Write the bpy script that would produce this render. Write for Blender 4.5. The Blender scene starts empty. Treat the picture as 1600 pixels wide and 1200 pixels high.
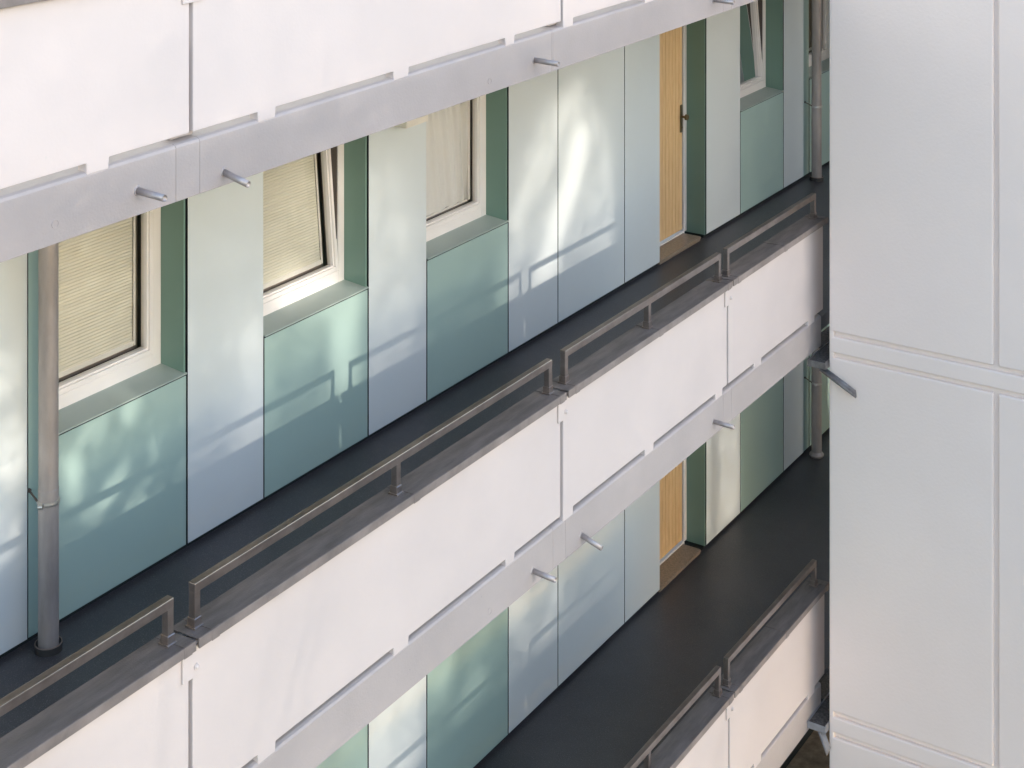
import bpy, bmesh, math
import numpy as np
from mathutils import Vector, Matrix

# ------------------------------------------------------------------ camera, sky, sun, exposure
SC = bpy.context.scene
COL = SC.collection
H = 2.75                                   # storey height
YO = -1.715                                # outer face of the gallery edge
SUN = Vector((0.105, 1.0, -0.287))         # direction the sunlight travels

cam = bpy.data.cameras.new("camera")
cam.sensor_width = 36.0
cam.lens = 36.0 * 2574.0 / 1600.0
cam.shift_y = -1041.0 / 1600.0
cam.clip_start = 0.05
cam.clip_end = 3000.0
camo = bpy.data.objects.new("camera", cam)
COL.objects.link(camo)
camo.location = (0.0, -6.4447, 4.5708)
camo.rotation_euler = (math.radians(90), 0.0, math.atan2(0.54129, 0.84084) - math.radians(90))
SC.camera = camo

world = bpy.data.worlds.new("World")
SC.world = world
world.use_nodes = True
wn = world.node_tree
for n in list(wn.nodes):
    wn.nodes.remove(n)
sky = wn.nodes.new("ShaderNodeTexSky")
sky.sky_type = 'NISHITA'
sky.sun_disc = False
sky.sun_elevation = math.radians(15.9)
sky.sun_rotation = math.radians(186.0)
sky.air_density = 1.0
sky.dust_density = 0.8
sky.ozone_density = 1.5
bg = wn.nodes.new("ShaderNodeBackground")
bg.inputs["Strength"].default_value = 0.15
wo = wn.nodes.new("ShaderNodeOutputWorld")
wn.links.new(sky.outputs[0], bg.inputs[0])
wn.links.new(bg.outputs[0], wo.inputs[0])

sl = bpy.data.lights.new("sun", 'SUN')
sl.energy = 2.0
sl.angle = math.radians(0.5)
sl.color = (1.0, 0.91, 0.80)
so = bpy.data.objects.new("sun", sl)
COL.objects.link(so)
so.location = (-4, -30, 20)
so.rotation_euler = SUN.to_track_quat('-Z', 'Y').to_euler()

vs = SC.view_settings
vs.view_transform = 'Standard'
vs.look = 'None'
vs.exposure = 1.96
vs.gamma = 1.0
SC.cycles.max_bounces = 8
SC.cycles.transparent_max_bounces = 12

# ------------------------------------------------------------------ materials
def mat(name, col, rough=0.5, metal=0.0, spec=0.5, var=0.0, vscale=3.0, vcol=None, stretch=(1, 1, 1),
        bump=0.0, bscale=200.0, specks=None, coat=0.0):
    m = bpy.data.materials.new(name)
    m.use_nodes = True
    nt = m.node_tree
    b = nt.nodes["Principled BSDF"]
    b.inputs["Base Color"].default_value = (*col, 1)
    b.inputs["Roughness"].default_value = rough
    b.inputs["Metallic"].default_value = metal
    b.inputs["Specular IOR Level"].default_value = spec
    if coat:
        b.inputs["Coat Weight"].default_value = coat
        b.inputs["Coat Roughness"].default_value = 0.25
    geo = nt.nodes.new("ShaderNodeNewGeometry")
    mp = nt.nodes.new("ShaderNodeMapping")
    mp.inputs["Scale"].default_value = stretch
    nt.links.new(geo.outputs["Position"], mp.inputs["Vector"])
    last = None
    if var > 0:
        n = nt.nodes.new("ShaderNodeTexNoise")
        n.inputs["Scale"].default_value = vscale
        n.inputs["Detail"].default_value = 6.0
        n.inputs["Roughness"].default_value = 0.6
        nt.links.new(mp.outputs[0], n.inputs["Vector"])
        r = nt.nodes.new("ShaderNodeValToRGB")
        c2 = vcol if vcol else tuple(max(0, c * (1 - var)) for c in col)
        c1 = col if vcol else tuple(min(1, c * (1 + var * 0.5)) for c in col)
        r.color_ramp.elements[0].position = 0.35
        r.color_ramp.elements[0].color = (*c2, 1)
        r.color_ramp.elements[1].position = 0.66
        r.color_ramp.elements[1].color = (*c1, 1)
        nt.links.new(n.outputs[0], r.inputs[0])
        last = r.outputs[0]
    if specks:
        scale, thr, sc = specks
        v = nt.nodes.new("ShaderNodeTexNoise")
        v.inputs["Scale"].default_value = scale
        v.inputs["Detail"].default_value = 2.0
        nt.links.new(geo.outputs["Position"], v.inputs["Vector"])
        r2 = nt.nodes.new("ShaderNodeValToRGB")
        r2.color_ramp.elements[0].position = thr
        r2.color_ramp.elements[0].color = (0, 0, 0, 1)
        r2.color_ramp.elements[1].position = min(1.0, thr + 0.04)
        r2.color_ramp.elements[1].color = (1, 1, 1, 1)
        nt.links.new(v.outputs[0], r2.inputs[0])
        mx = nt.nodes.new("ShaderNodeMix")
        mx.data_type = 'RGBA'
        nt.links.new(r2.outputs[0], mx.inputs[0])
        if last:
            nt.links.new(last, mx.inputs[6])
        else:
            mx.inputs[6].default_value = (*col, 1)
        mx.inputs[7].default_value = (*sc, 1)
        last = mx.outputs[2]
    if last:
        nt.links.new(last, b.inputs["Base Color"])
    if bump > 0:
        n2 = nt.nodes.new("ShaderNodeTexNoise")
        n2.inputs["Scale"].default_value = bscale
        n2.inputs["Detail"].default_value = 3.0
        nt.links.new(geo.outputs["Position"], n2.inputs["Vector"])
        bp = nt.nodes.new("ShaderNodeBump")
        bp.inputs["Strength"].default_value = bump
        bp.inputs["Distance"].default_value = 0.004
        nt.links.new(n2.outputs[0], bp.inputs["Height"])
        nt.links.new(bp.outputs[0], b.inputs["Normal"])
    return m

M = {}
M['white'] = mat("white_panel_paint", (0.60, 0.54, 0.525), 0.55, var=0.035, vscale=1.3, bump=0.10, bscale=60,
                 specks=(55.0, 0.76, (0.55, 0.52, 0.50)))
M['beam'] = mat("grey_beam_paint", (0.415, 0.375, 0.366), 0.6, var=0.07, vscale=2.0, bump=0.22, bscale=90,
                specks=(38.0, 0.755, (0.33, 0.31, 0.32)))
M['tower'] = mat("tower_render", (0.87, 0.755, 0.69), 0.65, var=0.03, vscale=0.7, bump=0.30, bscale=45)
M['pale'] = mat("pale_cladding", (0.625, 0.66, 0.655), 0.42, var=0.03, vscale=0.8, bump=0.04, bscale=40,
                specks=(60.0, 0.79, (0.38, 0.40, 0.39)))
M['teal'] = mat("sea_green_cladding", (0.35, 0.465, 0.42), 0.42, var=0.04, vscale=0.8, bump=0.04, bscale=40)
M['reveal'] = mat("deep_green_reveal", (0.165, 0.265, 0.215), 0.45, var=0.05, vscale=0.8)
M['sill'] = mat("sage_grey_sill", (0.36, 0.415, 0.375), 0.45, var=0.06, vscale=2)
M['core'] = mat("dark_board_core", (0.02, 0.024, 0.022), 0.7)
M['dark'] = mat("dark_backing", (0.012, 0.016, 0.015), 0.8)
M['floor'] = mat("dark_floor_coating", (0.056, 0.052, 0.055), 0.42, spec=0.5, var=0.22, vscale=1.5, bump=0.35, bscale=170,
                 specks=(190.0, 0.62, (0.13, 0.125, 0.125)))
M['slab'] = mat("slab_underside", (0.82, 0.82, 0.80), 0.8, var=0.05)
M['cap'] = mat("weathered_zinc_cap", (0.205, 0.172, 0.158), 0.5, metal=0.2, var=0.5, vscale=7.0,
               vcol=(0.13, 0.108, 0.098), stretch=(0.6, 3, 1), bump=0.3, bscale=150)
M['caplip'] = mat("zinc_cap_lip", (0.26, 0.225, 0.212), 0.5, metal=0.2, var=0.25, vscale=6.0, bump=0.15, bscale=150)
M['rail'] = mat("weathered_steel_tube", (0.37, 0.32, 0.30), 0.28, metal=0.9, var=0.35, vscale=11.0,
                vcol=(0.26, 0.22, 0.205), stretch=(0.7, 1, 1), bump=0.05, bscale=180)
M['pipe'] = mat("beige_zinc_pipe", (0.40, 0.355, 0.335), 0.4, metal=0.4, var=0.2, vscale=5.0, stretch=(2, 2, 0.5), bump=0.1,
                bscale=120)
M['pipedark'] = mat("dark_rubber_collar", (0.03, 0.027, 0.026), 0.6)
M['rust'] = mat("rusty_collar_rim", (0.26, 0.20, 0.17), 0.55, metal=0.4)
M['galv'] = mat("galvanised_clamp", (0.55, 0.53, 0.5), 0.35, metal=0.8)
M['spout'] = mat("steel_spout", (0.42, 0.38, 0.37), 0.4, metal=0.5, var=0.2, vscale=20)
M['frame'] = mat("white_window_frame", (0.80, 0.745, 0.71), 0.3, spec=0.5)
M['gasket'] = mat("dark_gasket", (0.085, 0.066, 0.056), 0.6)
M['lining'] = mat("brown_window_lining", (0.30, 0.235, 0.19), 0.7)
M['room'] = mat("dark_room", (0.26, 0.20, 0.16), 0.9)
M['blind'] = mat("cream_pleated_blind", (0.69, 0.645, 0.56), 0.85)
M['brownblind'] = mat("brown_blind", (0.20, 0.15, 0.11), 0.85)
M['curtain'] = mat("grey_curtain", (0.78, 0.75, 0.74), 0.9, var=0.05, vscale=4, stretch=(1, 1, 0.15))
M['curtaindark'] = mat("olive_grey_curtain", (0.26, 0.215, 0.16), 0.9)
M['stone'] = mat("brown_granite", (0.30, 0.225, 0.16), 0.28, var=0.3, vscale=60, specks=(240.0, 0.63, (0.13, 0.095, 0.07)))
M['brass'] = mat("aged_brass", (0.20, 0.155, 0.09), 0.35, metal=0.8)
M['cream'] = mat("cream_housing", (0.74, 0.69, 0.61), 0.5)
M['gutter'] = mat("dull_zinc_gutter", (0.22, 0.205, 0.20), 0.5, metal=0.4, var=0.3, vscale=18, bump=0.2)
M['gutterpale'] = mat("painted_gutter", (0.27, 0.265, 0.275), 0.8, var=0.15, vscale=12)
M['dirt'] = mat("gutter_dirt", (0.10, 0.09, 0.08), 0.95, var=0.5, vscale=60, bump=0.6, bscale=120)
M['paving'] = mat("pale_yard_paving", (0.13, 0.122, 0.11), 0.9, var=0.2, vscale=3, bump=0.3, bscale=30)
M['ground'] = mat("leaf_litter_ground", (0.48, 0.35, 0.22), 0.95, var=0.6, vscale=9, vcol=(0.26, 0.18, 0.11), bump=0.8, bscale=20)
M['bark'] = mat("grey_bark", (0.11, 0.085, 0.065), 0.9, var=0.4, vscale=12, stretch=(1, 1, 0.3), bump=0.6, bscale=30)
M['leaf'] = mat("green_leaf", (0.07, 0.11, 0.03), 0.6, var=0.5, vscale=1.2)

def wood_mat():
    m = bpy.data.materials.new("oak_door")
    m.use_nodes = True
    nt = m.node_tree
    b = nt.nodes["Principled BSDF"]
    b.inputs["Roughness"].default_value = 0.45
    geo = nt.nodes.new("ShaderNodeNewGeometry")
    mp = nt.nodes.new("ShaderNodeMapping")
    mp.inputs["Scale"].default_value = (38, 38, 1.6)
    n = nt.nodes.new("ShaderNodeTexNoise")
    n.inputs["Scale"].default_value = 3.0
    n.inputs["Detail"].default_value = 8.0
    n.inputs["Distortion"].default_value = 0.6
    r = nt.nodes.new("ShaderNodeValToRGB")
    r.color_ramp.elements[0].position = 0.3
    r.color_ramp.elements[0].color = (0.62, 0.385, 0.175, 1)
    r.color_ramp.elements[1].position = 0.7
    r.color_ramp.elements[1].color = (0.80, 0.55, 0.29, 1)
    nt.links.new(geo.outputs["Position"], mp.inputs[0])
    nt.links.new(mp.outputs[0], n.inputs["Vector"])
    nt.links.new(n.outputs[0], r.inputs[0])
    nt.links.new(r.outputs[0], b.inputs["Base Color"])
    return m
M['wood'] = wood_mat()
M['woodgap'] = mat("oak_groove", (0.20, 0.10, 0.045), 0.6)

def glass_mat():
    m = bpy.data.materials.new("window_glass")
    m.use_nodes = True
    nt = m.node_tree
    for n in list(nt.nodes):
        nt.nodes.remove(n)
    out = nt.nodes.new("ShaderNodeOutputMaterial")
    tr = nt.nodes.new("ShaderNodeBsdfTransparent")
    tr.inputs[0].default_value = (0.90, 0.92, 0.90, 1)
    gl = nt.nodes.new("ShaderNodeBsdfGlossy")
    gl.inputs["Roughness"].default_value = 0.02
    fr = nt.nodes.new("ShaderNodeFresnel")
    fr.inputs[0].default_value = 1.45
    mx = nt.nodes.new("ShaderNodeMixShader")
    nt.links.new(fr.outputs[0], mx.inputs[0])
    nt.links.new(tr.outputs[0], mx.inputs[1])
    nt.links.new(gl.outputs[0], mx.inputs[2])
    nt.links.new(mx.outputs[0], out.inputs[0])
    return m
M['glass'] = glass_mat()

# ------------------------------------------------------------------ mesh helpers
class MB:
    """collects shapes in world coordinates, links them as one mesh object"""
    def __init__(self):
        self.bm = bmesh.new()

    def box(self, x0, x1, y0, y1, z0, z1, bev=0.0, seg=1, mi=0):
        vs_ = [self.bm.verts.new(p) for p in
               ((x0, y0, z0), (x1, y0, z0), (x1, y1, z0), (x0, y1, z0), (x0, y0, z1), (x1, y0, z1), (x1, y1, z1), (x0, y1, z1))]
        fs = [self.bm.faces.new([vs_[i] for i in q]) for q in
              ((0, 3, 2, 1), (4, 5, 6, 7), (0, 1, 5, 4), (1, 2, 6, 5), (2, 3, 7, 6), (3, 0, 4, 7))]
        for f in fs:
            f.material_index = mi
        if bev > 0:
            es = list({e for f in fs for e in f.edges})
            bmesh.ops.bevel(self.bm, geom=es, offset=bev, segments=seg, affect='EDGES', profile=0.5)
        return self

    def hexa(self, pts, mi=0):
        """8 points: bottom ring then top ring"""
        vs_ = [self.bm.verts.new(p) for p in pts]
        for q in ((0, 3, 2, 1), (4, 5, 6, 7), (0, 1, 5, 4), (1, 2, 6, 5), (2, 3, 7, 6), (3, 0, 4, 7)):
            f = self.bm.faces.new([vs_[i] for i in q])
            f.material_index = mi
        return self

    def prism(self, poly, axis, a, b, bev=0.0, seg=2, mi=0):
        """poly in the two remaining axes, extruded along axis from a to b"""
        def P(u, v, w):
            return {'x': (w, u, v), 'y': (u, w, v), 'z': (u, v, w)}[axis]
        A = [self.bm.verts.new(P(u, v, a)) for u, v in poly]
        B = [self.bm.verts.new(P(u, v, b)) for u, v in poly]
        n = len(poly)
        fs = [self.bm.faces.new(A), self.bm.faces.new(B[::-1])]
        for i in range(n):
            fs.append(self.bm.faces.new((A[i], B[i], B[(i + 1) % n], A[(i + 1) % n])))
        for f in fs:
            f.material_index = mi
        bmesh.ops.recalc_face_normals(self.bm, faces=fs)
        if bev > 0:
            es = list({e for f in fs for e in f.edges})
            bmesh.ops.bevel(self.bm, geom=es, offset=bev, segments=seg, affect='EDGES', profile=0.5)
        return self

    def tube(self, p0, p1, r, seg=24, r1=None, inner=0.0, mi=0, caps=True):
        p0, p1 = Vector(p0), Vector(p1)
        d = (p1 - p0).normalized()
        q = d.to_track_quat('Z', 'Y')
        r1 = r if r1 is None else r1
        def ring(p, rr):
            return [self.bm.verts.new(p + q @ Vector((math.cos(2 * math.pi * i / seg) * rr, math.sin(2 * math.pi * i / seg) * rr, 0)))
                    for i in range(seg)]
        a, b = ring(p0, r), ring(p1, r1)
        fs = []
        for i in range(seg):
            f = self.bm.faces.new((a[i], a[(i + 1) % seg], b[(i + 1) % seg], b[i]))
            f.smooth = True
            fs.append(f)
        if inner > 0:
            ia, ib = ring(p0, inner), ring(p1, inner)
            for i in range(seg):
                j = (i + 1) % seg
                f = self.bm.faces.new((ia[j], ia[i], ib[i], ib[j])); f.smooth = True; fs.append(f)
                fs.append(self.bm.faces.new((b[i], b[j], ib[j], ib[i])))
                fs.append(self.bm.faces.new((a[j], a[i], ia[i], ia[j])))
        elif caps:
            fs.append(self.bm.faces.new(ring(p0, r)[::-1]))
            fs.append(self.bm.faces.new(ring(p1, r1)))
        for f in fs:
            f.material_index = mi
        return self

    def lathe(self, cx, cy, prof, seg=32, mi=0):
        def ring(r, z):
            return [self.bm.verts.new((cx + r * math.cos(2 * math.pi * i / seg), cy + r * math.sin(2 * math.pi * i / seg), z)) for i in range(seg)]
        for (r0, z0), (r1, z1) in zip(prof, prof[1:]):
            a, b = ring(r0, z0), ring(r1, z1)          # own rings per band: smooth around, crisp between bands
            for i in range(seg):
                f = self.bm.faces.new((a[i], a[(i + 1) % seg], b[(i + 1) % seg], b[i]))
                f.smooth = True
                f.material_index = mi
        return self

    def dome(self, c, r, h, axis=Vector((0, -1, 0)), seg=16):
        q = axis.to_track_quat('Z', 'Y')
        c = Vector(c)
        prev = None
        for k in range(5):
            t = k / 4 * math.pi / 2
            if k < 4:
                ring = [self.bm.verts.new(c + q @ Vector((r * math.cos(t) * math.cos(2 * math.pi * i / seg),
                                                          r * math.cos(t) * math.sin(2 * math.pi * i / seg), h * math.sin(t))))
                        for i in range(seg)]
                if prev:
                    for i in range(seg):
                        f = self.bm.faces.new((prev[i], prev[(i + 1) % seg], ring[(i + 1) % seg], ring[i])); f.smooth = True
                prev = ring
            else:
                tip = self.bm.verts.new(c + q @ Vector((0, 0, h)))
                for i in range(seg):
                    f = self.bm.faces.new((prev[i], prev[(i + 1) % seg], tip)); f.smooth = True
        return self

    def build(self, name, mats, parent=None, xform=None):
        me = bpy.data.meshes.new(name)
        if xform is not None:
            bmesh.ops.transform(self.bm, matrix=xform, verts=self.bm.verts)
        bmesh.ops.recalc_face_normals(self.bm, faces=self.bm.faces)
        self.bm.to_mesh(me)
        self.bm.free()
        for m in (mats if isinstance(mats, (list, tuple)) else [mats]):
            me.materials.append(m)
        o = bpy.data.objects.new(name, me)
        COL.objects.link(o)
        if parent is not None:
            off = Vector((0, 0, 0))
            p = parent
            while p is not None:
                off += Vector(p.location)
                p = p.parent
            me.transform(Matrix.Translation(-off))
            o.parent = parent
        return o

def thing(name, label, cat, loc, group=None):
    o = bpy.data.objects.new(name, None)
    COL.objects.link(o)
    o.location = loc
    o.empty_display_size = 0.2
    o['label'] = label
    o['category'] = cat
    if group:
        o['group'] = group
    return o

def tag(o, label, cat, group=None):
    o['label'] = label
    o['category'] = cat
    if group:
        o['group'] = group
    return o

def part(name, parent, loc):
    o = bpy.data.objects.new(name, None)
    COL.objects.link(o)
    o.parent = parent
    o.location = Vector(loc) - Vector(parent.location)
    o.empty_display_size = 0.1
    return o

# ------------------------------------------------------------------ ground and walkways (setting)
g = MB()
g.bm.faces.new([g.bm.verts.new(p) for p in ((-400, -400, -5.7), (400, -400, -5.7), (400, 400, -5.7), (-400, 400, -5.7))])
go = g.build("ground", M['paving'])
go['kind'] = 'structure'
g = MB()
g.bm.faces.new([g.bm.verts.new(p) for p in ((6, -1.85, -5.694), (26, -1.85, -5.694), (26, 0.02, -5.694), (6, 0.02, -5.694))])
go = g.build("earth", M['ground'])
go['kind'] = 'structure'

for lev in (0, -1, 1):
    z = lev * H
    w = MB()
    w.box(-3.0, 22.0, YO + 0.12, 0.021, z - 0.13, z - 0.03)
    w.bm.faces.ensure_lookup_table()
    for f in w.bm.faces:
        f.material_index = 1 if f.calc_center_median().z < z - 0.125 else 0
    o = w.build("walkway", [M['floor'], M['slab']])
    o['kind'] = 'structure'

# ------------------------------------------------------------------ apartment building
bld = thing("apartment_building", "long apartment block with open galleries, pale and sea green wall panels", "building", (8.0, 0.3, -5.7))

# columns of the facade: windows and doors repeat along x
WIN = [(5.70, 6.684, 'blind'), (7.33, 8.315, 'tilt'), (8.963, 9.956, 'curtain'), (13.90, 14.88, 'tiltdark'), (15.53, 16.515, 'brown')]
DOOR = (12.305, 13.178)
PALE = [(4.35, 5.570), (6.697, 7.322), (8.328, 8.953), (9.969, 10.648), (10.660, 11.688), (11.700, 12.303), (13.191, 13.891), (14.893, 15.383),
        (16.525, 17.15)]
STRIP = [(5.580, 5.696), (15.393, 15.524)]
ZT = 2.60

wall = MB()
for lev in (-1, 0, 1):
    z = lev * H
    if lev == 1:
        wall.box(-3, 22, 0.022, 0.30, z - 0.2, z + 4.0)
        continue
    holes = sorted([(a, b, 0.93, 2.25) for a, b, k in WIN] + [(DOOR[0], DOOR[1], -0.03, 2.15)])
    if lev == -1:
        holes = [(DOOR[0], DOOR[1], -0.03, 2.15)]
    x = -3.0
    for a, b, z0, z1 in holes:
        wall.box(x, a, 0.022, 0.30, z - 0.2, z + H - 0.2)
        if z0 > 0:
            wall.box(a, b, 0.022, 0.30, z - 0.2, z + z0)
        else:
            wall.box(a, b, 0.022, 0.30, z - 0.2, z - 0.03)
        wall.box(a, b, 0.022, 0.30, z + z1, z + H - 0.2)
        x = b
    wall.box(x, 22, 0.022, 0.30, z - 0.2, z + H - 0.2)
wall.box(-3, 22, 0.022, 0.30, -5.7, -H - 0.2)
wall.build("wall", M['dark'], bld)

def board(a, b, z0, z1, m, y=0.0):
    """thin facade board with a dark core that shows at its edges"""
    q = MB()
    q.box(a, b, y, y + 0.010, z0, z1, bev=0.0012, seg=1)
    for f in q.bm.faces:
        n = f.normal
        f.normal_update()
        f.material_index = 0 if f.normal.y < -0.5 else 1
    return q.build("cladding_panel", [m, M['core']], bld)

for lev in (0, -1):
    z = lev * H
    for a, b in PALE:
        board(a, b, z, z + ZT, M['pale'])
    for a, b in STRIP:
        board(a, b, z, z + ZT, M['teal'], 0.004)
    for a, b, k in WIN:
        board(a + 0.003, b - 0.001, z, z + (0.934 if lev == 0 else ZT), M['teal'])
        if lev == 0:
            board(a + 0.003, b - 0.001, z + 2.26, z + ZT, M['teal'])
    board(DOOR[0] + 0.004, DOOR[1], z + 2.16, z + ZT, M['teal'])
    board(-3, 4.34, z, z + ZT, M['pale'])
    board(17.16, 22, z, z + ZT, M['teal'])
board(-3, 22, H, H + 3.9, M['pale'])

def pleats(x0, x1, y, z0, z1, pitch=0.018, amp=0.0018):
    m = MB()
    n = int((z1 - z0) / pitch)
    rows = []
    for i in range(2 * n + 1):
        zz = z0 + (z1 - z0) * i / (2 * n)
        yy = y + (amp if i % 2 else -amp)
        rows.append((m.bm.verts.new((x0, yy, zz)), m.bm.verts.new((x1, yy, zz))))
    for p, q in zip(rows, rows[1:]):
        m.bm.faces.new((p[0], p[1], q[1], q[0]))
    return m

def folds(x0, x1, y, z0, z1, amp=0.03, waves=7, seed=1, slant=0.0):
    m = MB()
    rng = np.random.default_rng(seed)
    n = 160
    ph = rng.uniform(0, 6.28, 4)
    rows = []
    for k in range(9):
        zz = z0 + (z1 - z0) * k / 8
        row = []
        for i in range(n + 1):
            t = i / n
            yy = y + amp * (math.sin(t * waves * 6.283 + ph[0] + 0.25 * k * slant) + 0.5 * math.sin(t * waves * 2.17 * 6.283 + ph[1]) +
                            0.35 * math.sin(t * waves * 0.6 * 6.283 + ph[2] + 0.1 * k))
            row.append(m.bm.verts.new((x0 + (x1 - x0) * t + slant * 0.02 * (8 - k) * math.sin(3 * t), yy, zz)))
        rows.append(row)
    for a, b in zip(rows, rows[1:]):
        for i in range(n):
            f = m.bm.faces.new((a[i], a[i + 1], b[i + 1], b[i])); f.smooth = True
    return m

def framebox(m, x0, x1, z0, z1, w, y0, y1, bev=0.004, wb=None):
    wb = w if wb is None else wb
    m.box(x0, x0 + w, y0, y1, z0, z1, bev, 2)
    m.box(x1 - w, x1, y0, y1, z0, z1, bev, 2)
    m.box(x0 + w, x1 - w, y0 + 0.0004, y1, z0, z0 + wb, bev, 2)
    m.box(x0 + w, x1 - w, y0 + 0.0004, y1, z1 - w, z1, bev, 2)
    return m

def window(a, b, kind):
    w = part("window", bld, ((a + b) / 2, 0.18, 0.95))
    zb, zt = 0.962, 2.25
    # reveals in sea green sheet, a dark slot left at the outer right edge
    r = MB()
    r.box(b - 0.016, b - 0.004, 0.004, 0.20, zb - 0.01, zt)
    r.box(a + 0.004, a + 0.016, 0.026, 0.20, zb - 0.01, zt)
    r.box(a + 0.016, b - 0.016, 0.004, 0.20, zt - 0.012, zt - 0.002)
    r.build("reveal", M['reveal'], w)
    s = MB()
    s.hexa([(a + 0.002, -0.008, 0.944), (b - 0.001, -0.008, 0.944), (b - 0.001, 0.20, 0.962), (a + 0.002, 0.20, 0.962),
            (a + 0.002, -0.008, 0.952), (b - 0.001, -0.008, 0.952), (b - 0.001, 0.20, 0.972), (a + 0.002, 0.20, 0.972)])
    s.build("sill", M['sill'], w)
    x0, x1 = a + 0.016, b - 0.0165
    f = MB()
    framebox(f, x0, x1, zb + 0.004, zt - 0.012, 0.060, 0.176, 0.25, wb=0.078)
    f.build("frame", M['frame'], w)
    # dark rebate between frame and sash
    gk = MB()
    framebox(gk, x0 + 0.058, x1 - 0.058, zb + 0.078, zt - 0.07, 0.012, 0.186, 0.24, bev=0)
    gk.build("gasket", M['gasket'], w)
    tilt = 4.6 if kind.startswith('tilt') else 0.0
    zs = zb + 0.085
    T = None
    if tilt:
        T = Matrix.Translation((0, 0.20, zs)) @ Matrix.Rotation(math.radians(-tilt), 4, 'X') @ Matrix.Translation((0, -0.20, -zs))
    sx0, sx1, sz0, sz1 = x0 + 0.0635, x1 - 0.0635, zs, zt - 0.0765
    sa = MB()
    framebox(sa, sx0, sx1, sz0, sz1, 0.026, 0.170, 0.235, bev=0.003)
    framebox(sa, sx0 + 0.026, sx1 - 0.026, sz0 + 0.026, sz1 - 0.026, 0.012, 0.182, 0.23, bev=0.003)
    sa.build("sash", M['frame'], w, T)
    gx0, gx1, gz0, gz1 = sx0 + 0.036, sx1 - 0.036, sz0 + 0.036, sz1 - 0.036
    p = MB()
    p.bm.faces.new([p.bm.verts.new(q) for q in ((gx0, 0.208, gz0), (gx1, 0.208, gz0), (gx1, 0.208, gz1), (gx0, 0.208, gz1))])
    p.build("pane", M['glass'], w, T)
    if kind in ('blind', 'tilt', 'brown'):
        col = M['brownblind'] if kind == 'brown' else M['blind']
        dx = 0.052
        pleats(gx0 + 0.02, gx1 - dx, 0.246, gz0 + 0.045, gz1).build("blind", col, w, T)
        rr = MB()
        rr.box(gx0 + 0.015, gx1 - dx + 0.004, 0.236, 0.256, gz0 + 0.030, gz0 + 0.045, 0.002)
        rr.box(gx1 - dx + 0.006, gx1 - dx + 0.022, 0.24, 0.26, gz0 + 0.018, gz1, 0.002)
        rr.box(gx0, gx1 - dx + 0.006, 0.241, 0.26, gz0 + 0.016, gz0 + 0.029, 0.002)
        rr.build("blind_rail", M['frame'], w, T)
    elif kind == 'curtain':
        folds(gx0 - 0.02, gx1 - 0.050, 0.256, gz0 + 0.018, gz1 + 0.03, 0.012, 4.5, 3, 0.9).build("curtain", M['curtain'], w)
        rr = MB()
        rr.box(gx1 - 0.044, gx1 - 0.020, 0.235, 0.255, gz0 + 0.018, gz1, 0.002)
        rr.box(gx0, gx1 - 0.046, 0.241, 0.256, gz0 + 0.010, gz0 + 0.022, 0.002)
        rr.build("blind_rail", M['frame'], w)
    else:
        folds(gx0 - 0.02, gx1 - 0.09, 0.42, gz0 - 0.1, gz1 + 0.05, 0.022, 5, 8, 1.5).build("curtain", M['curtaindark'], w)
    inn = MB()
    framebox(inn, gx0 - 0.02, gx1 + 0.02, gz0 - 0.02, gz1 + 0.02, 0.085, 0.280, 0.305, bev=0)
    inn.build("inner_lining", M['lining'], w, T)
    room = MB()
    room.box(a - 0.05, b + 0.05, 0.31, 1.4, 0.7, 2.4)
    for f_ in list(room.bm.faces):
        if f_.calc_center_median().y < 0.35:
            room.bm.faces.remove(f_)
    room.build("room", M['room'], w)
    return w

for a, b, k in WIN:
    window(a, b, k)

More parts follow.
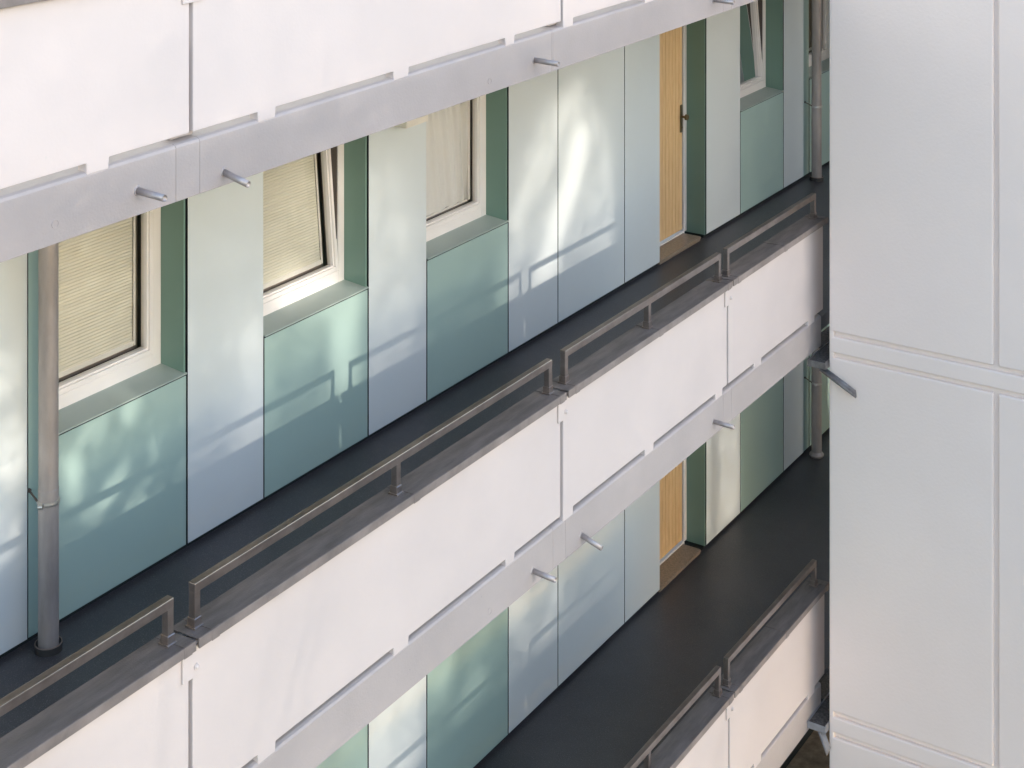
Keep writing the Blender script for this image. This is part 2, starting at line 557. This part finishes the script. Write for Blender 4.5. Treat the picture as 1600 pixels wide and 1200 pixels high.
def door(z):
    a, b = DOOR
    d = part("door", bld, ((a + b) / 2, 0.18, z))
    r = MB()
    r.box(b - 0.014, b - 0.003, 0.004, 0.20, z + 0.0, z + 2.15)
    r.box(a + 0.003, a + 0.014, 0.026, 0.20, z + 0.0, z + 2.15)
    r.box(a + 0.014, b - 0.014, 0.004, 0.20, z + 2.135, z + 2.148)
    r.build("reveal", M['reveal'], d)
    f = MB()
    f.box(a + 0.014, a + 0.075, 0.18, 0.26, z + 0.012, z + 2.135, 0.004, 2)
    f.box(b - 0.074, b - 0.0145, 0.18, 0.26, z + 0.012, z + 2.135, 0.004, 2)
    f.box(a + 0.075, b - 0.074, 0.1804, 0.26, z + 2.07, z + 2.135, 0.004, 2)
    f.box(a + 0.075, b - 0.074, 0.172, 0.26, z - 0.01, z + 0.022, 0.004, 2)
    f.build("frame", M['frame'], d)
    lf = MB()
    x0, x1 = a + 0.080, b - 0.092
    n = 11
    pw = (x1 - x0) / n
    lf.box(x0, x1, 0.196, 0.24, z + 0.04, z + 2.065, mi=1)
    for i in range(n):
        lf.box(x0 + i * pw + 0.0022, x0 + (i + 1) * pw - 0.0022, 0.186, 0.1955, z + 0.04, z + 2.065, 0.002, 1)
    lf.box(x1 + 0.002, x1 + 0.016, 0.20, 0.24, z + 0.03, z + 2.068, mi=1)
    lf.build("leaf", [M['wood'], M['woodgap']], d)
    h = MB()
    hx = 13.056
    h.box(hx - 0.02, hx + 0.02, 0.176, 0.1855, z + 0.906, z + 1.149, 0.008, 3)
    h.tube((hx, 0.176, z + 1.045), (hx, 0.125, z + 1.045), 0.010, 12)
    h.tube((hx, 0.137, z + 1.045), (hx, 0.118, z + 1.045), 0.026, 20)
    h.tube((hx, 0.176, z + 0.95), (hx, 0.168, z + 0.95), 0.008, 10)
    h.build("handle", M['brass'], d)
    t = MB()
    t.box(a + 0.001, 13.075, 0.002, 0.178, z - 0.028, z + 0.012, 0.003)
    t.box(a + 0.001, 13.068, -0.006, 0.0015, z - 0.004, z + 0.010, 0.001)
    t.build("threshold", M['stone'], d)
    return d

for lev in (0, -1):
    door(lev * H)

# upstand beams along the gallery edges, with seams, drain spouts and cast-in anchor caps
SP = {1: [(4.636, -0.033, -1.861, -0.040), (5.128, -0.072, -1.850, -0.105), (7.571, -0.035, -1.869, -0.038), (9.786, -0.028, -1.862, -0.030)],
      0: [(7.558, -0.046, -1.857, -0.056), (8.079, -0.066, -1.846, -0.110), (9.786, -0.038, -1.862, -0.042)],
      -1: []}
ANC = {1: [(4.218, -0.056), (7.132, -0.067)], 0: [(7.132, -0.070), (5.30, -0.06)], -1: []}
for lev in (0, -1, 1):
    z = lev * H
    cuts = [-3.0, 1.95, 2.08, 4.847, 4.984, 7.765, 7.90 if lev == 0 else 7.752, 9.931, 10.06, 11.622]
    cuts = sorted(set(cuts))
    m = MB()
    for a, b in zip(cuts, cuts[1:]):
        prof = [(YO, z - 0.13), (YO, z + 0.086), (YO + 0.006, z + 0.096), (YO + 0.02, z + 0.101), (YO + 0.117, z + 0.105), (YO + 0.117, z - 0.13)]
        m.prism(prof, 'x', a + 0.0008, b - 0.0008, bev=0.0012, seg=1)
    m.prism([(YO + 0.012, z - 0.125), (YO + 0.012, z + 0.08), (YO + 0.10, z + 0.09), (YO + 0.10, z - 0.125)], 'x', -2.99, 11.615)
    m.box(11.618, 11.66, YO + 0.02, YO + 0.11, z - 0.10, z + 0.05, 0.012, 3)
    beam = m.build("edge_beam", M['beam'], bld)
    for (x, dz, yt, dzt) in SP[lev]:
        MB().tube((x, YO + 0.02, z + dz + 0.001), (x, yt, z + dzt), 0.0145, 24, inner=0.0118).build("drain_spout", M['spout'], beam)
        c = MB()
        c.tube((x, YO - 0.0035, z + dz), (x, YO + 0.004, z + dz), 0.019, 20, r1=0.023)
        c.build("spout_collar", M['beam'], beam)
    for x, dz in ANC[lev]:
        MB().tube((x, YO - 0.0025, z + dz), (x, YO + 0.004, z + dz), 0.017, 28, inner=0.0145).build("anchor_cap", M['beam'], beam)

# ------------------------------------------------------------------ parapet segments
GP = "white parapet panels along the galleries"
def parapet(x0, x1, lev, feet, label, plate_left=True):
    z = lev * H
    t = thing("balcony_parapet", label, "parapet", ((x0 + x1) / 2, YO + 0.04, z + 0.09), GP)
    zs, zf, zt = z + 0.132, z + 0.088, z + 0.80
    poly = [(x0, zt), (x0, zs)]
    for a, b in feet:
        a, b = max(a, x0), min(b, x1)
        if a <= x0 + 1e-4:
            poly[-1] = (x0, zf)
        else:
            poly += [(a, zs), (a + 0.004, zf)]
        if b >= x1 - 1e-4:
            poly += [(x1, zf)]
        else:
            poly += [(b - 0.004, zf), (b, zs)]
    if feet[-1][1] < x1 - 1e-4:
        poly.append((x1, zs))
    poly.append((x1, zt))
    MB().prism(poly, 'y', YO, YO + 0.050, bev=0.004, seg=2).build("panel", M['white'], t)
    # folded metal cap: nearly flat top with a turned-down lip to the front
    c = MB()
    yb, yf = -1.590, -1.752
    cx0, cx1 = x0 - 0.004, x1 + 0.004
    c.prism([(yf, z + 0.790), (yf, z + 0.830), (yb, z + 0.824), (yb, z + 0.785), (yb - 0.004, z + 0.785), (yb - 0.004, z + 0.819),
             (yf + 0.004, z + 0.825), (yf + 0.004, z + 0.790)], 'x', cx0, cx1, bev=0.0012, seg=1)
    c.build("cap", M['cap'], t)
    l = MB()
    l.box(cx0 + 0.001, cx1 - 0.001, yf - 0.0022, yf - 0.0004, z + 0.788, z + 0.8285, 0.0008)
    for xx in (cx0 + 0.075, cx1 - 0.07):
        l.box(xx - 0.0015, xx + 0.045, yf - 0.0042, yf - 0.0024, z + 0.786, z + 0.830, 0.0006)
    xm = (x0 + x1) / 2 + 0.02
    l.box(xm, xm + 0.05, yf - 0.0042, yf - 0.0024, z + 0.786, z + 0.830, 0.0006)
    l.build("cap_lip", M['caplip'], t)
    for xx in (cx0 + 0.075, xm, cx1 - 0.07):
        st = MB()
        st.hexa([(xx, yf + 0.001, z + 0.8305), (xx + 0.05, yf + 0.001, z + 0.8305), (xx + 0.05, yb - 0.001, z + 0.8245), (xx, yb - 0.001, z + 0.8245),
                 (xx, yf + 0.001, z + 0.8325), (xx + 0.05, yf + 0.001, z + 0.8325), (xx + 0.05, yb - 0.001, z + 0.8265), (xx, yb - 0.001, z + 0.8265)])
        st.build("cap_strap", M['cap'], t)
    if plate_left:
        p = MB()
        p.box(x0 - 0.068, x0 + 0.055, YO - 0.011, YO - 0.001, z + 0.662, z + 0.786, 0.002)
        pl = p.build("clamp_plate", M['white'], t)
        b_ = MB()
        b_.tube((x0 + 0.008, YO - 0.012, z + 0.703), (x0 + 0.008, YO - 0.016, z + 0.703), 0.014, 20)
        b_.dome((x0 + 0.008, YO - 0.016, z + 0.703), 0.0105, 0.009)
        b_.build("bolt", M['white'], pl)
        s = MB()
        s.box(x0 - 0.075, x0 + 0.05, YO + 0.0515, YO + 0.085, z + 0.108, z + 0.50)
        s.box(x0 - 0.075, x0 + 0.05, YO + 0.0515, YO + 0.085, z + 0.66, z + 0.78)
        s.build("joint_post", M['beam'], t)
    return t

F_L = [(4.371, 4.488)]
F_A = [(5.338, 5.455), (6.303, 6.427), (7.282, 7.375)]
F_B = [(7.875, 7.985), (8.834, 8.952), (9.815, 9.925)]
F_C = [(10.420, 10.545), (11.368, 11.500)]
F_LL = [(2.45, 2.57), (3.41, 3.53), (4.371, 4.488)]
parapet(1.995, 4.923, 1, F_LL, "white parapet panel in the top left corner, cut by the photo's left edge")
parapet(4.945, 7.850, 1, F_A, "long white parapet panel along the top, above the blind windows")
parapet(7.875, 9.990, 1, F_B, "white parapet panel at the top, above the upper wooden door, mostly cut off")
parapet(1.995, 4.920, 0, F_LL, "white parapet panel in the bottom left corner, under the cut off handrail")
parapet(4.943, 7.845, 0, F_A, "longest white parapet panel of the middle gallery, below the three post handrail")
parapet(7.875, 9.990, 0, F_B, "middle gallery white parapet panel directly above the lower wooden door")
parapet(10.012, 11.660, 0, F_C, "short white parapet panel of the middle gallery, ending beside the grey stair tower")
parapet(7.875, 10.010, -1, F_B, "sliver of white parapet panel at the photo's bottom edge, left of the lower bolt plate")
parapet(10.035, 11.690, -1, F_C, "white parapet panel of the lowest gallery, ending beside the tower above brown ground")

# ------------------------------------------------------------------ handrails
GR = "steel handrail frames on the parapets"
def handrail(x0, x1, lev, posts, label):
    z = lev * H
    t = thing("handrail", label, "handrail", ((x0 + x1) / 2, -1.665, z + 0.828), GR)
    ya, yb = -1.686, -1.650
    zt, zb = z + 1.012, z + 0.972
    MB().box(x0, x1, ya, yb, zb, zt, 0.003, 2).build("rail", M['rail'], t)
    for i, xp in enumerate(posts):
        m = MB()
        m.box(xp, xp + 0.034, ya + 0.0006, yb - 0.0006, z + 0.824, zb + 0.004, 0.003, 2)
        p = m.build("post", M['rail'], t)
        c = MB()
        c.box(xp - 0.004, xp + 0.038, ya - 0.0035, yb + 0.0035, z + 0.825, z + 0.868, 0.002, 1)
        c.box(xp - 0.010, xp + 0.044, ya - 0.010, yb + 0.010, z + 0.8262, z + 0.8345, 0.001, 1)
        c.build("socket", M['rail'], p)
    return t

handrail(1.95, 4.865, 0, (1.95, 3.38, 4.831), "steel handrail at the lower left, cut by the photo's left edge")
handrail(4.985, 7.806, 0, (4.985, 6.368, 7.772), "longest steel handrail, in the centre of the middle gallery, with three posts")
handrail(7.945, 9.962, 0, (7.945, 8.94, 9.928), "steel handrail of the middle gallery in front of the wooden door's walkway")
handrail(10.060, 11.600, 0, (10.060, 11.566), "short steel handrail of the middle gallery nearest the grey tower")
handrail(7.945, 9.962, -1, (7.945, 8.94, 9.928), "steel handrail at the bottom edge, cut off by the photo")
handrail(10.070, 11.610, -1, (10.070, 11.576), "short steel handrail on the lowest gallery, ending at the tower")

# ------------------------------------------------------------------ downpipes
GD = "rainwater downpipes on the facade"
def downpipe(x, lev, label, flange=False):
    z = lev * H - 0.03
    y = -0.118
    r = 0.0485
    t = thing("downpipe", label, "drainpipe", (x, y, z), GD)
    m = MB()
    zz = lev * H
    m.lathe(x, y, [(r, zz + 0.76), (r, zz + 2.63)], 40)
    m.lathe(x, y, [(r + 0.0005, z + 0.005), (r + 0.002, z + 0.01), (r + 0.002, zz + 0.77), (r + 0.0005, zz + 0.772)], 40)
    m.build("pipe", M['pipe'], t)
    if flange:
        MB().lathe(x, y, [(r + 0.002, z + 0.05), (r + 0.010, z + 0.040), (r + 0.022, z + 0.024), (r + 0.022, z + 0.012), (r + 0.012, z)], 40).build("flange", M['pipe'], t)
    else:
        c = MB()
        c.lathe(x, y, [(r + 0.019, z - 0.002), (r + 0.018, z + 0.034), (r + 0.012, z + 0.036), (r + 0.006, z + 0.030), (r + 0.003, z + 0.012)], 40)
        co = c.build("collar", M['pipedark'], t)
        c = MB()
        c.lathe(x, y, [(r + 0.0182, z + 0.034), (r + 0.0178, z + 0.0385), (r + 0.0150, z + 0.0395), (r + 0.0135, z + 0.036)], 40)
        c.build("collar_rim", M['rust'], co)
    c = MB()
    zc = zz + 0.705
    c.lathe(x, y, [(r + 0.002, zc - 0.011), (r + 0.0075, zc - 0.009), (r + 0.0085, zc), (r + 0.0075, zc + 0.009), (r + 0.002, zc + 0.011)], 40)
    ex, ey = x - r * 0.98, y - 0.022
    c.tube((ex - 0.024, ey + 0.012, zc), (ex - 0.012, ey - 0.003, zc), 0.014, 16)
    c.tube((ex - 0.026, ey + 0.016, zc), (ex - 0.020, ey + 0.004, zc), 0.008, 10)
    c.box(ex - 0.012, ex + 0.014, ey - 0.004, ey + 0.004, zc - 0.010, zc + 0.010, 0.002)
    cl = c.build("clamp", M['galv'], t)
    s = MB()
    s.tube((x - 0.02, 0.0, zc + 0.03), (x - r * 0.9, y + 0.03, zc + 0.006), 0.005, 10)
    s.tube((x - 0.02, 0.001, zc + 0.03), (x - 0.021, -0.008, zc + 0.0295), 0.010, 14)
    s.build("wall_screw", M['gasket'], cl)
    return t

downpipe(5.600, 0, "beige downpipe in front of the leftmost blind window, with a clamp halfway up")
downpipe(15.430, 0, "upper beige downpipe beside the grey tower, at the far end of the middle gallery")
downpipe(15.430, -1, "lower beige downpipe beside the grey tower, with a pale flange at its foot", flange=True)

# ------------------------------------------------------------------ small box on the facade
t = MB()
t.box(8.575, 8.815, -0.115, 0.0, 1.917, 2.06, 0.004, 2)
tag(t.build("utility_box", M['cream']), "small cream box mounted high on the pale panel between the second and third windows", "box")

# ------------------------------------------------------------------ stair tower
XT = 11.40
tw = thing("stair_tower", "tall blank grey white tower of grooved render on the right, in front of the galleries", "tower", (12.25, -3.5, -5.7))
core = MB()
core.box(XT + 0.03, 12.10, -3.75, -1.90, -5.7, 9.0)
ys = [(-3.78, -3.104), (-3.071, -1.874)]
zr = [(-5.7, -2.885), (-2.851, -2.734), (-2.698, -0.109), (-0.075, 0.045), (0.081, 2.655), (2.695, 2.81), (2.85, 9.0)]
for k, (z0, z1) in enumerate(zr):
    band = (z1 - z0) < 0.3
    if band:
        core.box(XT, XT + 0.06, -3.78, -1.873, z0, z1, 0.012, 3)
    else:
        for (y0, y1) in ys:
            core.box(XT, XT + 0.06, y0, y1, z0, z1, 0.012, 3)
core.box(XT + 0.002, 12.12, -1.902, -1.868, -5.7, 9.0, 0.006, 2)
for xa, xb in ((14.7, 15.62), (16.22, 21.0)):  # unseen blocks added behind the tower to shade the galleries' far end
    core.box(xa, xb, -3.75, -1.95, -5.7, 9.0, 0.01, 2)
core.box(13.95, 14.705, -3.74, -1.96, -5.7, -0.7, 0.01, 2)  # low unseen block, added to darken the lower gallery's end
core.build("wall", M['tower'], tw)

# ------------------------------------------------------------------ gutters in the gap between galleries and tower
def gutter(lev, label, m, reach, drop, lift=0.0):
    z = lev * H + lift
    t = thing("rain_gutter", label, "gutter", (11.5, -1.79, z - 0.16), "gutters between galleries and tower")
    x0, x1, y0, y1 = 11.345, 13.0, -1.862, YO - 0.004
    g_ = MB()
    g_.box(x0, x1, y0, y1, z - 0.190, z - 0.185)
    g_.box(x0, x0 + 0.005, y0, y1, z - 0.185, z - 0.140, 0.001)
    g_.box(x0 + 0.0052, x1, y0, y0 + 0.004, z - 0.185, z - 0.132)
    g_.box(x0 + 0.0052, x1, y1 - 0.004, y1, z - 0.185, z - 0.140)
    g_.build("trough", m, t)
    d = MB()
    d.box(x0 + 0.006, x1, y0 + 0.005, y1 - 0.005, z - 0.184, z - 0.152)
    d.box(11.666, x1, y1 + 0.001, YO + 0.118, z - 0.17, z - 0.145)
    d.build("silt", M['dirt'], t)
    # half round chute leaving the corner, falling outwards
    s = MB()
    p0, p1 = Vector((x0 + 0.006, y0 + 0.03, z - 0.178)), Vector((x0 - 0.004, y0 - reach, z - 0.178 - drop))
    dirv = (p1 - p0).normalized()
    side = Vector((1, 0, 0))
    up = side.cross(dirv)
    if up.z < 0:
        up = -up
    R, r_ = 0.032, 0.029
    rows = []
    for q, cut in ((p0, 0.0), (p1, 0.03)):
        row = []
        for i in range(17):
            a = math.pi + math.pi * i / 16
            for rr in (R, r_):
                off = side * math.cos(a) * rr + up * math.sin(a) * rr
                row.append(s.bm.verts.new(q + off + dirv * cut * (-math.sin(a) - 0.5)))
        rows.append(row)
    A, B = rows
    for i in range(16):
        o0, i0, o1, i1 = 2 * i, 2 * i + 1, 2 * i + 2, 2 * i + 3
        f = s.bm.faces.new((A[o0], A[o1], B[o1], B[o0])); f.smooth = True
        f = s.bm.faces.new((A[i1], A[i0], B[i0], B[i1])); f.smooth = True
        s.bm.faces.new((B[o0], B[o1], B[i1], B[i0]))
        s.bm.faces.new((A[o1], A[o0], A[i0], A[i1]))
    s.bm.faces.new((A[0], B[0], B[1], A[1]))
    s.bm.faces.new((A[32], A[33], B[33], B[32]))
    s.build("chute", m, t)
    return t
gutter(0, "dull metal gutter with a chute sticking out over the tower's left edge at mid height", M['gutter'], 0.235, 0.125)
gutter(-1, "pale painted gutter at the tower's foot in the lower right, above brown ground", M['gutterpale'], 0.035, 0.13, 0.095)

# ------------------------------------------------------------------ unseen trees added to filter the sunlight into patches
rng = np.random.default_rng(11)
GX0, GX1, GZ0, GZ1, DC = 2.0, 18.5, -6.6, 3.9, 0.05
gx = np.arange(GX0, GX1, DC) + DC / 2
gz = np.arange(GZ0, GZ1, DC) + DC / 2
X, Z = np.meshgrid(gx, gz, indexing='ij')

def ell(cx, cz, rx, rz, soft=0.35, rot=0.0):
    c, s_ = math.cos(rot), math.sin(rot)
    dx, dz = X - cx, Z - cz
    u = (dx * c + dz * s_) / rx
    v = (-dx * s_ + dz * c) / rz
    d = np.sqrt(u * u + v * v)
    return np.clip((1 + soft / 2 - d) / soft, 0, 1)

def strip(pts, w, soft):
    d = np.full_like(X, 9.0)
    for (xa, za), (xb, zb) in zip(pts, pts[1:]):
        L = (xb - xa) ** 2 + (zb - za) ** 2
        t = np.clip(((X - xa) * (xb - xa) + (Z - za) * (zb - za)) / L, 0, 1)
        d = np.minimum(d, np.hypot(X - xa - t * (xb - xa), Z - za - t * (zb - za)))
    return np.clip((w + soft - d) / soft, 0, 1)

# how much sunlight the added, unseen canopy lets through, seen along the sun's direction
Tm = np.full_like(X, 0.08)
def lay(mask, val):
    global Tm
    Tm = Tm * (1 - mask) + val * mask
def bandz(z0, z1, soft=0.15):
    return np.clip((Z - z0) / soft + 0.5, 0, 1) * np.clip((z1 - Z) / soft + 0.5, 0, 1)
def bandx(x0, x1, soft=0.3):
    return np.clip((X - x0) / soft + 0.5, 0, 1) * np.clip((x1 - X) / soft + 0.5, 0, 1)
# canopy gaps shaped to stand in for sun reflected onto the middle gallery's wall
lay(ell(10.76, 0.72, 0.80, 0.98, 0.22), 0.40)
lay(ell(10.85, 1.55, 0.11, 0.16, 0.8), 0.50)
lay(strip([(11.00, 1.30), (10.89, 1.08), (10.78, 0.91), (10.64, 0.72), (10.52, 0.52), (10.42, 0.30)], 0.085, 0.10), 1.0)
lay(strip([(10.90, 1.62), (10.71, 1.54), (10.45, 1.32), (10.27, 1.08), (10.11, 0.93)], 0.06, 0.12), 0.55)
lay(ell(8.15, 0.85, 0.74, 0.95, 0.25), 0.24)
lay(strip([(8.09, 0.30), (8.085, 0.69), (8.10, 0.93)], 0.085, 0.10), 1.0)
lay(strip([(8.00, 0.98), (7.75, 1.12)], 0.08, 0.12), 0.8)
lay(ell(7.10, 0.65, 0.45, 0.60, 0.6), 0.20)
lay(strip([(7.25, 0.45), (7.26, 0.95)], 0.06, 0.14), 0.45)
lay(ell(9.93, 0.48, 0.13, 0.25, 0.9), 0.45)
zl = -H
lay(bandz(-2.42, -0.70), 0.08)
lay(ell(8.62, zl + 0.95, 0.33, 0.75, 0.5), 0.48)
lay(ell(8.2, zl + 0.9, 0.15, 0.5, 0.8), 0.35)
lay(ell(9.12, zl + 0.95, 0.16, 0.35, 0.8), 0.45)
lay(ell(9.5, zl + 0.55, 0.20, 0.08, 0.8, 0.3), 0.40)
lay(ell(10.05, zl + 1.0, 0.14, 0.45, 0.8, 0.3), 0.45)
lay(ell(10.5, zl + 0.65, 0.22, 0.22, 0.8), 0.35)
lay(ell(10.35, zl + 1.35, 0.12, 0.25, 0.8), 0.30)
lay(bandx(12.5, 16.5) * bandz(0.0, 2.4), 0.04)
lay(bandx(12.5, 15.7, 0.1) * bandz(-2.75, -0.4), 0.04)
lay(bandx(13.17, 13.28, 0.03) * bandz(-2.75, -0.4), 0.25)
lay(bandx(13.43, 13.88, 0.05) * bandz(-2.75, -0.4), 0.45)
lay(bandx(15.8, 16.3, 0.1) * bandz(-2.5, -0.4), 0.7)
lay(bandx(11.53, 12.6, 0.12), 0.03)
# an added nearer tree, its gaps laid out below, dapples the left end instead
near = bandx(2.2, 6.95, 0.2) * bandz(0.36, 2.3, 0.1)
Tn = np.full_like(X, 0.07)
Tm, Tkeep = Tn, Tm
blobs = [(5.86, 0.70, 0.07, 0.13, 0.75, 0.2), (6.27, 0.92, 0.06, 0.10, 0.45, 0.0), (6.13, 0.52, 0.13, 0.05, 0.6, 0.7), (6.29, 0.36, 0.09, 0.06, 0.6, 0.5),
         (5.98, 0.44, 0.06, 0.05, 0.45, 0.0), (5.82, 0.32, 0.06, 0.05, 0.5, 0.0), (6.00, 0.88, 0.09, 0.06, 0.40, 0.3), (5.47, 0.95, 0.09, 0.16, 0.45, 0.2),
         (5.42, 0.55, 0.10, 0.10, 0.45, 0.0), (5.40, 1.35, 0.10, 0.10, 0.35, 0.0),
         (6.1, 1.5, 0.30, 0.35, 0.14, 0.3), (5.2, 0.75, 0.12, 0.2, 0.5, 0.2), (6.45, 0.62, 0.06, 0.05, 0.3, 0.0)]
for (cx, cz, rx, rz, v, ro) in blobs:
    lay(ell(cx, cz, rx * 1.1, rz * 1.1, 0.8, ro), min(0.95, v * 1.3))
Tn = np.exp(np.log(np.clip(Tm, 0.03, 1)) * near)
Tm = np.exp(np.log(np.clip(Tkeep, 0.03, 1)) * (1 - near))
# fine foliage added farther off evenly shades the parapets and beams
par = np.maximum.reduce([bandz(2.33, 4.2, 0.1), bandz(-0.70, 0.33, 0.1), bandz(-3.3, -2.45, 0.1)]) * bandx(1.5, 11.52, 0.1)
Tm = np.exp(np.log(Tm) * (1 - par))
Tq = np.full_like(X, 0.27)
lay_T, Tm = Tm, Tq
lay(bandz(2.33, 4.2, 0.1), 0.38)
lay(bandz(-3.3, -2.45, 0.1), 0.20)
Tq, Tm = np.exp(np.log(Tm) * par), lay_T
edge = np.minimum.reduce([X - GX0, GX1 - X, Z - GZ0, GZ1 - Z])

def leaves(T, la, lb, dist, spread):
    lam = -np.log(np.clip(T, 0.03, 1.0)) * np.clip(edge / 0.6, 0, 1)
    aeff = la * lb * 0.5
    cnt = np.floor(lam * DC * DC / aeff + rng.random(lam.shape)).astype(int)
    ci, cj = np.nonzero(cnt)
    rp = np.repeat(np.arange(len(ci)), cnt[ci, cj])
    px = gx[ci[rp]] + rng.uniform(-DC / 2, DC / 2, len(rp))
    pz = gz[cj[rp]] + rng.uniform(-DC / 2, DC / 2, len(rp))
    d = dist + rng.normal(0, spread, len(rp))
    return px - SUN.x * d, -d, pz - SUN.z * d

def filter_tree_row(T, la, lb, dist, spread, xs, labels, zc, group):
    lx, ly, lz = leaves(T, la, lb, dist, spread)
    trunks = [(x - SUN.x * dist, -dist + (0.4 if i % 2 else -0.3)) for i, x in enumerate(xs)]
    owner = np.argmin(np.stack([np.abs(lx + 0.35 * np.sin(lz * 1.7 + k) - tx) for k, (tx, ty) in enumerate(trunks)]), axis=0)
    for k, (tx, ty) in enumerate(trunks):
        t = thing("deciduous_tree", labels[k], "tree", (tx, ty, -5.7), group)  # added out-of-view tree, its leaf density shapes the sunlight
        sel = np.nonzero(owner == k)[0]
        n = len(sel)
        P = np.stack([lx[sel], ly[sel], lz[sel]], 1) - np.array([tx, ty, -5.7])
        u = rng.normal(size=(n, 3)); u /= np.linalg.norm(u, axis=1, keepdims=True)
        w = rng.normal(size=(n, 3))
        v = np.cross(u, w); v /= np.linalg.norm(v, axis=1, keepdims=True)
        u *= la * 0.707; v *= lb * 0.707
        V = np.stack([P - u, P - v, P + u, P + v], 1).reshape(-1, 3)
        me = bpy.data.meshes.new("crown")
        me.vertices.add(4 * n)
        me.vertices.foreach_set("co", V.astype(np.float32).ravel())
        me.loops.add(4 * n)
        me.loops.foreach_set("vertex_index", np.arange(4 * n, dtype=np.int32))
        me.polygons.add(n)
        me.polygons.foreach_set("loop_start", np.arange(0, 4 * n, 4, dtype=np.int32))
        me.update(calc_edges=True)
        me.validate()
        me.materials.append(M['leaf'])
        co = bpy.data.objects.new("crown", me)
        COL.objects.link(co)
        co.parent = t
        tr = MB()
        small = dist < 12
        zt = (zc - 5.2, zc - 4.6, zc - 3.8) if small else (zc - 6, zc - 2.5, zc - 0.9)
        pts = [Vector((tx, ty, -5.75)), Vector((tx + 0.05, ty + 0.1, zt[0])), Vector((tx - 0.1, ty, zt[1])), Vector((tx + 0.05, ty - 0.1, zt[2]))]
        rad = [0.12, 0.10, 0.08, 0.05] if small else [0.26, 0.20, 0.16, 0.11]
        for (a, b, ra, rb) in zip(pts, pts[1:], rad, rad[1:]):
            tr.tube(a, b, ra, 14, r1=rb)
        for i in range(9):
            a = i * 2.4
            b0 = pts[2].lerp(pts[3], (i % 4) / 3.0)
            e = b0 + Vector((math.cos(a) * 1.5, math.sin(a) * (0.3 if small else 0.7), (2.6 if small else 1.3) + 0.35 * (i % 3)))
            tr.tube(b0, e, 0.012 if small else 0.045, 8, r1=0.004 if small else 0.014)
        tr.build("trunk", M['bark'], t)
    print("leaves", len(lx))

filter_tree_row(Tn, 0.030, 0.020, 9.0, 0.35, (4.8,), ["small leafy tree close to the galleries' left end"], 4.4, "trees across the yard")
filter_tree_row(Tq, 0.026, 0.018, 31.0, 1.0, (4.0, 8.5),
         ["feathery small leaved tree behind the yard trees, left of the pair", "feathery small leaved tree behind the yard trees, right of the pair"],
         6.0, "trees across the yard")
filter_tree_row(Tm, 0.045, 0.031, 19.0, 0.9, (4.6, 9.6, 14.6),
         ["leafy tree across the yard, facing the left end of the galleries", "leafy tree across the yard, facing the middle of the galleries",
          "leafy tree across the yard, facing the stair tower"], 2.8, "trees across the yard")
# a taller unseen row added far behind thins the low sun evenly
filter_tree_row(np.full_like(X, 0.52), 0.050, 0.036, 72.0, 1.5, (4.2, 8.0, 11.8, 15.6),
         ["tall thin crowned tree far beyond the yard, leftmost of its row", "tall thin crowned tree far beyond the yard, second from the left",
          "tall thin crowned tree far beyond the yard, third from the left", "tall thin crowned tree far beyond the yard, rightmost of its row"],
         16.5, "tall trees far beyond the yard")
